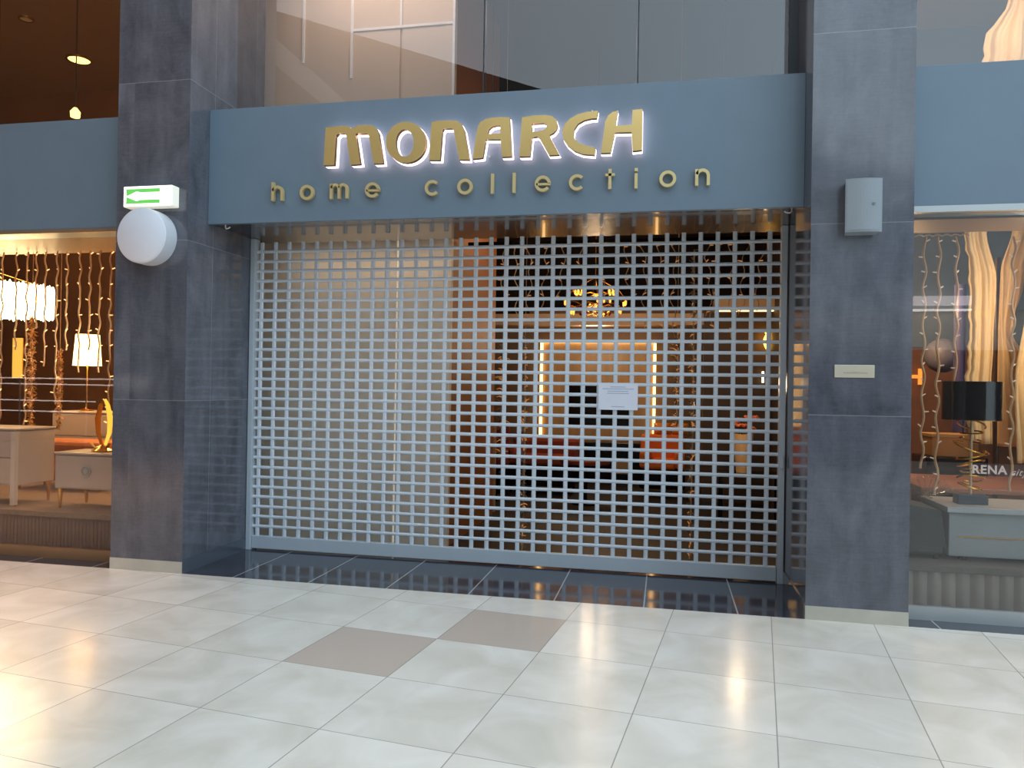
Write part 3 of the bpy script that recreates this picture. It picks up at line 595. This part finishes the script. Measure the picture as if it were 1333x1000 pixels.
# right hand bay of the shop
struct('trim_7', box(3.05, 3.75, 4.5, 4.9, 2.42, 2.55), mat('pale_soffit_edge', (216, 176, 128), .5, ), 'beige soffit edge right')
struct('wall_bay', box(2.95, 3.75, 4.95, 5.05, 0, 2.42), mat('umber_wall', (84, 66, 52), .6))
o = box(-.32, .32, -.02, .02, -.012, .012).build('light_strip', WARMLED); o.location = (3.42, 4.52, 2.405); tag(o, 'thin bright strip under the beige soffit at right', 'light')
x, z = at(1008, 440, 4.3)
sc_ = thing('wall_sconce', 'bright gold glass sconce glowing beside the right guide rail', 'lamp', (x, 4.94, z))
MB().lathe([(0, -.12), (.03, -.10), (.06, -.03), (.055, .03), (.03, .08), (.045, .11), (0, .12)], (0, -.10, 0), 20).build('glass_shade', mat('glowing_amber_glass', (255, 200, 90), .3, emit=(255, 184, 70), es=5), sc_)
box(-.03, .03, -.04, 0, -.05, .05).build('bracket', GOLDM, sc_)
x, z = at(1006, 490, 4.3)
sd = thing('wall_sconce', 'pair of slim white glowing tubes below the gold glass sconce', 'lamp', (x, 4.94, z))
for dx in (-.04, .05): MB().tube([(dx, -.05, -.07), (dx, -.05, .07)], .014, 10).build('glowing_tube', mat('glowing_tube_white', (255, 240, 210), .4, emit=(255, 226, 180), es=3), sd)
box(-.06, .07, -.045, 0, -.02, .02).build('bracket', GOLDM, sd)
x, z = at(968, 565, 3.6); x2, zb = at(968, 615, 3.6)
sdt = thing('console_table', 'dark console table with gold edge strip carrying the cream vase', 'table', (3.42, 3.62, 0))
box(-.36, .30, -.18, .18, zb-.035, zb, .004).build('table_top', BLACK, sdt); box(-.36, .30, -.19, -.18, zb-.035, zb-.015).build('gold_edge', GOLDM, sdt)
for sx_ in (-.33, .27):
    for sy_ in (-.15, .15): box(sx_-.012, sx_+.012, sy_-.012, sy_+.012, 0, zb-.03).build('leg', BLACK, sdt)
vs = thing('vase', 'tall cream vase of flowers on the dark console table', 'vase', (x, 3.6, zb))
h = z-zb
MB().lathe([(0, 0), (.075, 0), (.085, h*.3), (.098, h*.7), (.105, h), (.095, h), (.07, h*.3), (0, .02)], (0, 0, 0), 36).build('vessel', mat('cream_ceramic', (226, 186, 136), .5, emit=None), vs)
fl = MB(); st = MB(); lf = MB()
for i in range(9):
    a = i*2.4; r = .04+.012*i; c = Vector((r*cos(a), r*.7*sin(a), h+.06+.03*((i*3) % 5)))
    st.tube([(0, 0, h*.6), (c.x*.5, c.y*.5, h), tuple(c)], .004, 5)
    for k in range(6):
        b_ = k*pi/3; fl.lathe([(0, -.018), (.02, -.006), (.022, .008), (0, .018)], (c.x+.022*cos(b_), c.y+.022*sin(b_), c.z+.01*(k % 2)), 8)
fl.build('blossoms', mat('peach_blossom', (226, 120, 80), .7, noise=.3, nscale=(30, 30, 30)), vs); st.build('stems', mat('dark_stem', (50, 50, 28), .7), vs)
lamp('vase_fill', 'POINT', (3.2, 2.7, 1.5), 12, WARM2, .08)  # unseen lamp added to brighten the vase

# ---------------------------------------------------------------- left shop window
def pleats(x0, x1, y, z0, z1, pitch, amp, m, parent):
    n = int((x1-x0)/pitch*8); v = []
    for z in (z0, z1): v += [(x0+(x1-x0)*i/n, y-amp*abs(sin(pi*i/8)), z) for i in range(n+1)]
    k = n+1; v += [(a, y+.02, z) for a, b, z in v]
    f = [(i, i+1, k+i+1, k+i) for i in range(n)]+[(2*k+i, 3*k+i, 3*k+i+1, 2*k+i+1) for i in range(n)]+[(k+i, k+i+1, 3*k+i+1, 3*k+i) for i in range(n)]+[(i, 2*k+i, 2*k+i+1, i+1) for i in range(n)]
    return MB().add(v, f, True).build('pleated_front', m, parent)
dp = thing('display_platform', 'brown display platform behind the left shop window', 'platform', (0, 0, 0))
box(-8.9, XL0-.1, .34, 3.2, .29, .335, .004).build('deck', mat('grey_brown_carpet', (124, 100, 78), .9, noise=.15, nscale=(60, 60, 60)), dp)
pleats(-8.9, XL0-.1, .37, .0, .29, .035, .008, mat('brown_ribbed_panel', (112, 78, 60), .5), dp)
dp2 = thing('display_platform', 'grey pleated display platform behind the right shop window', 'platform', (0, 0, 0))
box(XR1+.05, 8.9, .34, 3.2, .27, .315, .004).build('deck', mat('grey_carpet', (104, 100, 98), .9, noise=.1, nscale=(60, 60, 60)), dp2)
pleats(XR1+.05, 8.9, .37, .0, .27, .085, .022, mat('grey_pleated_fabric', (150, 142, 136), .85), dp2)
D = .335
def cabinet(t, w, d, h, z, body, front, ndr, leg, knob='round', lw=.0):
    box(-w, w, 0, d, z, z+h, .006).build('carcass', body, t); box(-w-.01, w+.01, -.012, d+.005, z+h, z+h+.018, .004).build('cabinet_top', body, t)
    for i in range(ndr):
        z0 = z+.012+i*(h-.012)/ndr; dr = box(-w+.02, w-.02, -.012, 0, z0, z0+(h-.012)/ndr-.01, .003).build('drawer', front, t)
        if knob == 'round':
            MB().tube([(.042*cos(a*pi/12), -.022, .042*sin(a*pi/12)+z0+h/2/ndr) for a in range(24)], .006, 8, True).build('ring_handle', ALU2, dr)
            MB().lathe([(0, -.028), (.022, -.024), (.026, -.012), (0, -.012)], (0, 0, z0+h/2/ndr), 20, 'y').build('knob', ALU2, dr)
    if leg:
        for sx_ in (-1, 1):
            for yy in (.03, d-.03):
                l = MB().lathe([(.010, D-z), (.022, 0)], (sx_*(w-.03), yy, z), 10, cap=True); l.build('leg', leg, t)
ns = thing('nightstand', 'taupe nightstand with round ring handle in the left window', 'nightstand', (-2.28, .50, 0))
cabinet(ns, .32, .36, .29, .505, TAUPE, TAUPE, 1, GOLDM)
dr = thing('dresser', 'taupe dresser with gold feet at the left edge of the photo', 'dresser', (-3.52, .46, 0))
cabinet(dr, .565, .42, .47, .515, TAUPE, TAUPE, 2, GOLDM, None)
box(.53, .575, -.02, .02, .35, .98, .004).build('corner_post', mat('pale_taupe_post', (196, 180, 166), .4), dr)
# amber sculpture lamp on nightstand
x, z = at(133, 560, .66)
sp_ = thing('sculptural_lamp', 'amber and gold looped sculpture lamp on the nightstand', 'lamp', (x, .68, .813))
AMB = mat('amber_lacquer', (150, 66, 14), .15, emit=(255, 140, 30), es=.12)
for s in (-1, 1): MB().tube([(s*.015, 0, .05), (s*.055, 0, .16), (s*.062, 0, .28), (s*.035, 0, .40), (s*.006, 0, .45)], lambda t_: .024*(1-.5*abs(2*t_-1)), 10).build('loop_side', AMB if s < 0 else mat('glowing_gold_loop', (240, 180, 60), .2, metal=.6, emit=(255, 190, 70), es=1.0), sp_)
MB().lathe([(0, 0), (.09, 0), (.095, .012), (.05, .03), (.02, .06), (0, .06)], (0, 0, 0), 24).build('base', GOLDM, sp_)
for s in (-1, 1): MB().tube([(0, 0, .05), (s*.05, -.03, .03), (s*.09, -.04, .07)], .012, 8).build('gold_leaf', GOLDM, sp_)
# lit shade lamp
x, z = at(114, 456, 2.2)
tl = thing('table_lamp', 'lit cream shade lamp glowing in the left shop window', 'lamp', (x, 2.2, D+.755))
LS = mat('glowing_cream_shade', (255, 240, 210), .6, emit=(255, 206, 130), es=4.5)
zz = z-(D+.755)
MB().lathe([(.145, zz-.17), (.142, zz-.165), (.118, zz+.17), (.114, zz+.17), (.14, zz-.17)], (0, 0, 0), 40).build('lamp_shade', LS, tl)
MB().lathe([(0, 0), (.07, 0), (.07, .02), (.012, .04), (.012, zz+.1), (0, zz+.1)], (0, 0, 0), 20).build('stand', GOLDM, tl)
lamp('table_lamp_light', 'POINT', (x, 2.2, z), 9, WARM, .08)
sbd = thing('sideboard', 'taupe sideboard under the lit shade lamp', 'sideboard', (x+.25, 2.0, 0))
cabinet(sbd, .5, .45, .735, D, TAUPE, TAUPE, 3, None, None)
a = at(15, 440, 4.14); b_ = at(28, 492, 4.14)
fm = thing('wall_panel', 'narrow yellow lit panel on the back wall of the left shop', 'panel', ((a[0]+b_[0])/2, 4.14, D))
box(-.07, .07, 0, .03, b_[1]-D, a[1]-D).build('lit_panel', mat('yellow_lit_panel', (240, 190, 90), .5, emit=(255, 190, 80), es=.8), fm); box(-.085, .085, .03, .06, b_[1]-D-.02, a[1]-D+.02).build('backing', GOLDM, fm)
# crystal chandelier
a = at(5, 391, 1.5)
cc = thing('chandelier', 'brilliant round crystal chandelier at the left edge of the photo', 'chandelier', (a[0]-.12, 1.5, a[1]))
CRY = mat('blazing_crystal', (255, 250, 235), .3, emit=(255, 224, 170), es=6)
R0 = .52; pr = None
MB().lathe([(R0-.03, -.15), (R0-.02, -.15), (R0-.02, .15), (R0-.03, .15)], (0, 0, 0), 48).build('light_drum', CRY, cc)
for i in range(84):
    an = 2*pi*i/84
    if pr is None: pr = MB().lathe([(0, -.165), (.012, -.15), (.014, .14), (0, .165)], (0, 0, 0), 6).build('crystal_rod', CRY, cc); o = pr
    else: o = pr.copy(); COL.objects.link(o)
    o.location = (R0*cos(an), R0*sin(an), .012*((i*7) % 3-1))
MB().tube([(0, 0, .1), (0, 0, 5.5-a[1])], .01, 8).build('suspension_rod', GOLDM, cc)
for k in range(4): MB().tube([(0, 0, .3), ((R0-.02)*cos(k*pi/2+.4), (R0-.02)*sin(k*pi/2+.4), .14)], .005, 6).build('wire', GOLDM, cc)
lamp('chandelier_light', 'POINT', (a[0]-.12, 1.5, a[1]), 30, WARM, .3)
# orange cushion row behind nightstand
x, z = at(98, 572, 1.6)
bn = thing('bench', 'low orange upholstered bench behind the nightstand', 'bench', (x-.05, 1.35, D))
box(-.45, .55, 0, .4, .10, z-D, .04).build('upholstered_seat', mat('orange_fabric', (176, 100, 52), .8, noise=.15, nscale=(20, 20, 20)), bn)
for s in (-.4, .5):
    for yy in (.04, .36): MB().tube([(s, yy, 0), (s, yy, .12)], .015, 8).build('leg', GOLDM, bn)
# ceiling spots seen through the upper left window
def atz(px, py, Z):
    d = fw + rt*((px-666.5)/F_PX) - up*((py-500)/F_PX); t = (Z-CAM[2])/d.z; return CAM[0]+d.x*t, CAM[1]+d.y*t
x, y = atz(103, 78, 5.49)
SPOTM = mat('glowing_downlight', (255, 220, 150), .4, emit=(255, 206, 110), es=3)
cl = thing('downlight', 'round glowing ceiling downlight above the left fascia', 'ceiling light', (x, y, 5.5))
MB().lathe([(0, -.012), (.125, -.012), (.13, 0), (0, 0)], (0, 0, 0), 32).build('lens', SPOTM, cl); MB().lathe([(.13, -.02), (.15, -.018), (.155, 0), (.13, 0)], (0, 0, 0), 32).build('trim_ring', GOLDM, cl)
x, y = atz(34, 25, 5.49)
cl = thing('downlight', 'dim unlit ceiling downlight at the top left corner', 'ceiling light', (x, y, 5.5))
MB().lathe([(0, -.012), (.06, -.012), (.065, 0), (0, 0)], (0, 0, 0), 24).build('lens', mat('dim_lens', (170, 140, 110), .4), cl); MB().lathe([(.065, -.02), (.08, -.018), (.085, 0), (.065, 0)], (0, 0, 0), 24).build('trim_ring', GOLDM, cl)
x, z = at(98, 150, 1.2)
pn = thing('spotlight', 'tiny gold spotlight just above the left fascia', 'spotlight', (x, 1.2, z))
MB().lathe([(0, -.02), (.04, -.02), (.045, .03), (.015, .07), (0, .07)], (0, 0, 0), 20).build('head', SPOTM, pn); MB().tube([(0, 0, .06), (0, 0, 5.5-z)], .006, 6).build('cord', mat('brown_cord', (60, 34, 18), .6), pn)

# ---------------------------------------------------------------- right shop window
DR = mat('cream_drape_fabric', (222, 196, 152), .85, noise=.05, nscale=(8, 8, 8))
def drape(label, rows, y, folds, seed, amp=.05, crinkle=0):      # rows: (z, x_left, x_right)
    rng = random.Random(seed); nz_, nu = 60, 60; v = []
    for i in range(nz_+1):
        z = rows[0][0]+(rows[-1][0]-rows[0][0])*i/nz_
        for (za, la, ra), (zb_, lb_, rb) in zip(rows, rows[1:]):
            if za >= z >= zb_: f = (za-z)/(za-zb_); f = f*f*(3-2*f); xl = la+(lb_-la)*f; xr = ra+(rb-ra)*f; break
        for j in range(nu+1):
            u = j/nu; w = amp*(sin(u*folds*2*pi+seed+.8*sin(z*1.3))+.4*sin(u*folds*4.7*pi+z*2))
            e = crinkle*(sin(z*23+seed)*.5+sin(z*51)*.5)*(1-u)**3
            v.append((xl+(xr-xl)*u+e, y+w, z))
    f = [(i*(nu+1)+j, i*(nu+1)+j+1, (i+1)*(nu+1)+j+1, (i+1)*(nu+1)+j) for i in range(nz_) for j in range(nu)]
    o = MB().add(v, f, True).build('drape', DR); md = o.modifiers.new('thickness', 'SOLIDIFY'); md.thickness = .008; return tag(o, label, 'drape')
def X(px, py, Y=1.5): return at(px, py, Y)[0]
def Z(py, Y=1.5): return at(1280, py, Y)[1]
drape('cream drape with ruffled left edge in the right shop window', [(Z(-5), X(1316, 0), X(1336, 0)), (Z(60), X(1280, 60), X(1336, 60)), (Z(200), X(1262, 200), X(1300, 200)), (Z(302), X(1256, 302), X(1284, 302)), (Z(365), X(1262, 365), X(1297, 365)), (Z(450), X(1262, 450), X(1293, 450)), (Z(500), X(1258, 500), X(1290, 500)), (Z(578), X(1262, 578), X(1292, 578))], 1.5, 2.2, 1, .014, .014)
drape('cream drape swept to the right behind the black lamp', [(Z(290), X(1320, 290, 1.65), X(1352, 290, 1.65)), (Z(350), X(1304, 350, 1.65), X(1338, 350, 1.65)), (Z(430), X(1301, 430, 1.65), X(1319, 430, 1.65)), (Z(480), X(1300, 480, 1.65), X(1350, 480, 1.65)), (Z(582), X(1300, 582, 1.65), X(1380, 582, 1.65))], 1.65, 2, 2.3, .035)
drape('narrow cream drape at the right edge of the photo', [(Z(300), X(1340, 300, 1.4), X(1420, 300, 1.4)), (Z(400), X(1331, 400, 1.4), X(1420, 400, 1.4)), (Z(500), X(1318, 500, 1.4), X(1420, 500, 1.4)), (Z(600), X(1322, 600, 1.4), X(1430, 600, 1.4))], 1.4, 4, 4.1, .04)
x, z = at(1298, 450, 2.2)
po = MB().tube([(0, 0, 0), (0, 0, 2.3)], .022, 10).build('display_post', mat('dark_bronze_post', (66, 50, 38), .4)); po.location = (x, 2.2, .315); tag(po, 'dark post between the cream drapes', 'post')
# low dresser with gold line
cb_ = thing('cabinet', 'grey blue low cabinet with thin gold line in the right window', 'cabinet', (4.95, .52, .315))
GB = mat('grey_blue_lacquer', (176, 184, 190), .3)
box(-.60, .9, 0, .5, .03, .325, .006).build('carcass', mat('grey_blue_body', (152, 160, 166), .3), cb_); box(-.62, .92, -.03, .52, .325, .362, .004).build('cabinet_top', GB, cb_)
box(-.55, .88, -.006, 0, .16, .166).build('gold_line', GOLDM, cb_)
for x_ in (-.5, .8):
    for yy in (.05, .45): box(x_-.02, x_+.02, yy-.02, yy+.02, 0, .03).build('foot', BLACK, cb_)
# table lamp: black drum shade, gold coil stem, slate base
ZT = .315+.362
lm = thing('table_lamp', 'black drum shade lamp with gold coiled stem on the low cabinet', 'lamp', (4.50, .70, ZT))
s0, s1 = at(1265, 497, .7)[1]-ZT, at(1265, 547, .7)[1]-ZT
LX = at(1265, 520, .7)[0]; lm.location.x = LX; w_ = (at(1303, 520, .7)[0]-at(1227, 520, .7)[0])/2
sh = MB().lathe([(w_, s1), (w_, s0), (w_-.006, s0), (w_-.006, s1), (w_, s1)], (0, 0, 0), 48)
sh.build('lamp_shade', mat('glossy_black_shade', (20, 22, 30), .12, coat=.8), lm)
MB().lathe([(w_+.001, s1), (w_+.001, s1+.004), (w_-.007, s1+.004), (w_-.007, s1)], (0, 0, 0), 48).build('shade_rim', GOLDM, lm)
MB().lathe([(0, s0-.01), (w_-.008, s0-.01), (w_-.008, s0-.014), (0, s0-.014)], (0, 0, 0), 32).build('shade_spider', BLACK, lm)
box(-.095, .095, -.05, .05, 0, .066, .004).build('base', mat('slate_base', (62, 74, 84), .3), lm)
MB().tube([(0, 0, .06), (0, 0, s1+.08)], .009, 10).build('stem', mat('pale_gold_stem', (226, 206, 170), .3, metal=.5), lm)
rng = random.Random(7)
for k in range(9):
    zc = .12+(s1-.15)*k/8; rr = rng.uniform(.06, .105); tx_, ty_ = rng.uniform(-.35, .35), rng.uniform(-.35, .35); a0 = rng.uniform(0, 6)
    MB().tube([(rr*cos(a0+i*.2)*1.0, rr*sin(a0+i*.2), zc+rr*(tx_*cos(a0+i*.2)+ty_*sin(a0+i*.2))) for i in range(26)], .0062, 6).build('coil_ring', GOLDM, lm)
# desk, box, glass vase, mirror etc behind
x0_, _ = at(1190, 600, 1.35); x1_, _ = at(1333, 600, 1.35)
dt = thing('table', 'wide pinkish brown table behind the low cabinet', 'table', (5.2, 1.1, .315))
z_ = .38; box(-.85, 1.2, 0, 1.0, z_, z_+.04, .006).build('table_top', mat('pink_brown_top', (166, 112, 88), .3), dt)
for x_ in (-.8, 1.1):
    for yy in (.06, .94): box(x_-.02, x_+.02, yy-.02, yy+.02, 0, z_).build('leg', GOLDM, dt)
x, z = at(1238, 572, 2.4)
bx = thing('storage_box', 'tan storage box against the rust brown wall', 'box', (x, 2.45, z-.10))
box(-.19, .19, -.15, .15, -.05, .12, .006).build('box_body', mat('tan_board', (176, 134, 84), .6), bx); box(-.195, .195, -.155, .155, .12, .15, .004).build('lid', mat('tan_board_lid', (190, 150, 98), .6), bx)
bxt = thing('side_table', 'dark plinth carrying the tan storage box', 'plinth', (x, 2.45, .315))
box(-.25, .25, -.2, .2, 0, z-.15-.315, .01).build('plinth_body', BLACK, bxt); box(-.26, .26, -.21, .21, 0, .03).build('plinth_foot', BLACK, bxt)
x, z = at(1216, 612, .78)
gv = thing('shell_dish', 'clear fluted glass shell on the end of the low cabinet', 'ornament', (x-.02, .90, ZT))
v = []; n1, n2 = 36, 8
for i in range(n1+1):
    a_ = pi*(.08+.84*i/n1)
    for j in range(n2+1):
        t_ = j/n2; r_ = .02+.17*t_; v.append((r_*cos(a_)*1.0, -.02*t_*cos(i*pi/2)-.03*t_*t_, .01+r_*sin(a_)*.8))
m = MB().add(v, [(i*(n2+1)+j, (i+1)*(n2+1)+j, (i+1)*(n2+1)+j+1, i*(n2+1)+j+1) for i in range(n1) for j in range(n2)], True)
o = m.build('fluted_fan', GLASS, gv); md = o.modifiers.new('t', 'SOLIDIFY'); md.thickness = .006
MB().lathe([(0, 0), (.05, 0), (.05, .008), (.015, .02), (0, .02)], (0, 0, 0), 20).build('foot', GLASS, gv)
x, z = at(1227, 463, 3.2)
mo = thing('arc_lamp', 'round pale globe lamp with curved chrome arm in the right shop', 'lamp', (x, 3.2, .315)); zz = z-.315
bm_ = MB().lathe([(.17*sin(pi*i/16), zz-.17*cos(pi*i/16)) for i in range(17)], (0, 0, 0), 32); bm_.build('globe', mat('grey_globe', (104, 104, 124), .4), mo)
MB().tube([(0, 0, zz+.15), (.12, 0, zz+.13), (.19, 0, zz+.02), (.20, 0, zz-.3), (.20, 0, .02)], .014, 8).build('curved_arm', ALU2, mo)
MB().lathe([(0, 0), (.12, 0), (.12, .02), (0, .02)], (.20, 0, 0), 24).build('base', ALU2, mo)
x, z = at(1249, 450, 2.8)
bc = thing('column', 'blue violet column left of the cream drapes', 'column', (x, 2.8, .315))
MB().lathe([(0, 0), (.05, 0), (.05, 2.15), (0, 2.15)], (0, 0, 0), 20).build('shaft', mat('blue_violet_paint', (78, 74, 122), .4), bc); MB().lathe([(0, 0), (.08, 0), (.08, .04), (0, .04)], (0, 0, 0), 20).build('column_foot', BLACK, bc)
x, z = at(1197, 490, 4.0)
gs = thing('wall_plaque', 'small glowing orange wall plaque beside the right pillar', 'wall decoration', (x, 4.19, z))
m = MB()
for s in (-1, 1): m.box(s*.06-.02, s*.06+.02, -.02, 0, -.09, .09)
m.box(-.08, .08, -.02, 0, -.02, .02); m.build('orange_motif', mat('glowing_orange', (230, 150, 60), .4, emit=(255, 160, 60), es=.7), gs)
# dark chair-like form at the pillar side of the platform
pf = thing('pouf', 'dark grey armless lounge chair at the pillar end of the right window', 'chair', (4.10, .52, .315))
CH = mat('dark_grey_green_fabric', (58, 64, 64), .8)
m = MB().prism([[(-.10, .10), (.24, .08), (.20, .33), (-.10, .38)]], 0, .40); m.build('back_cushion', CH, pf)
box(-.10, .22, .0, .4, .03, .10, .02).build('seat', CH, pf)
for x_ in (-.07, .18): box(x_-.012, x_+.012, .02, .05, 0, .04).build('leg', BLACK, pf)
# lettering on the right pane
DEC = mat('frosted_white_film', (190, 168, 160), .7)
def text_mesh(body, size, px, py, shear=0, off=.0012):
    c = bpy.data.curves.new('lettering', 'FONT'); c.body = body; c.size = size; c.extrude = .0008; c.offset = off; c.shear = shear; c.space_character = 1.08
    o = bpy.data.objects.new('tmp', c); COL.objects.link(o); bpy.context.view_layer.update()
    me = bpy.data.meshes.new_from_object(o.evaluated_get(bpy.context.evaluated_depsgraph_get())); bpy.data.objects.remove(o)
    for v in me.vertices: v.co = Vector((v.co.x, -v.co.z, v.co.y))
    me.materials.clear(); me.materials.append(DEC)
    q = bpy.data.objects.new('lettering', me); COL.objects.link(q); x, z = at(px, py, .185); q.location = (x, .1855, z); q.parent = w2; return q
a = text_mesh('RENA', .074, 1265, 616, 0, .002); b_ = text_mesh('city', .060, 1315, 619, .4, 0)
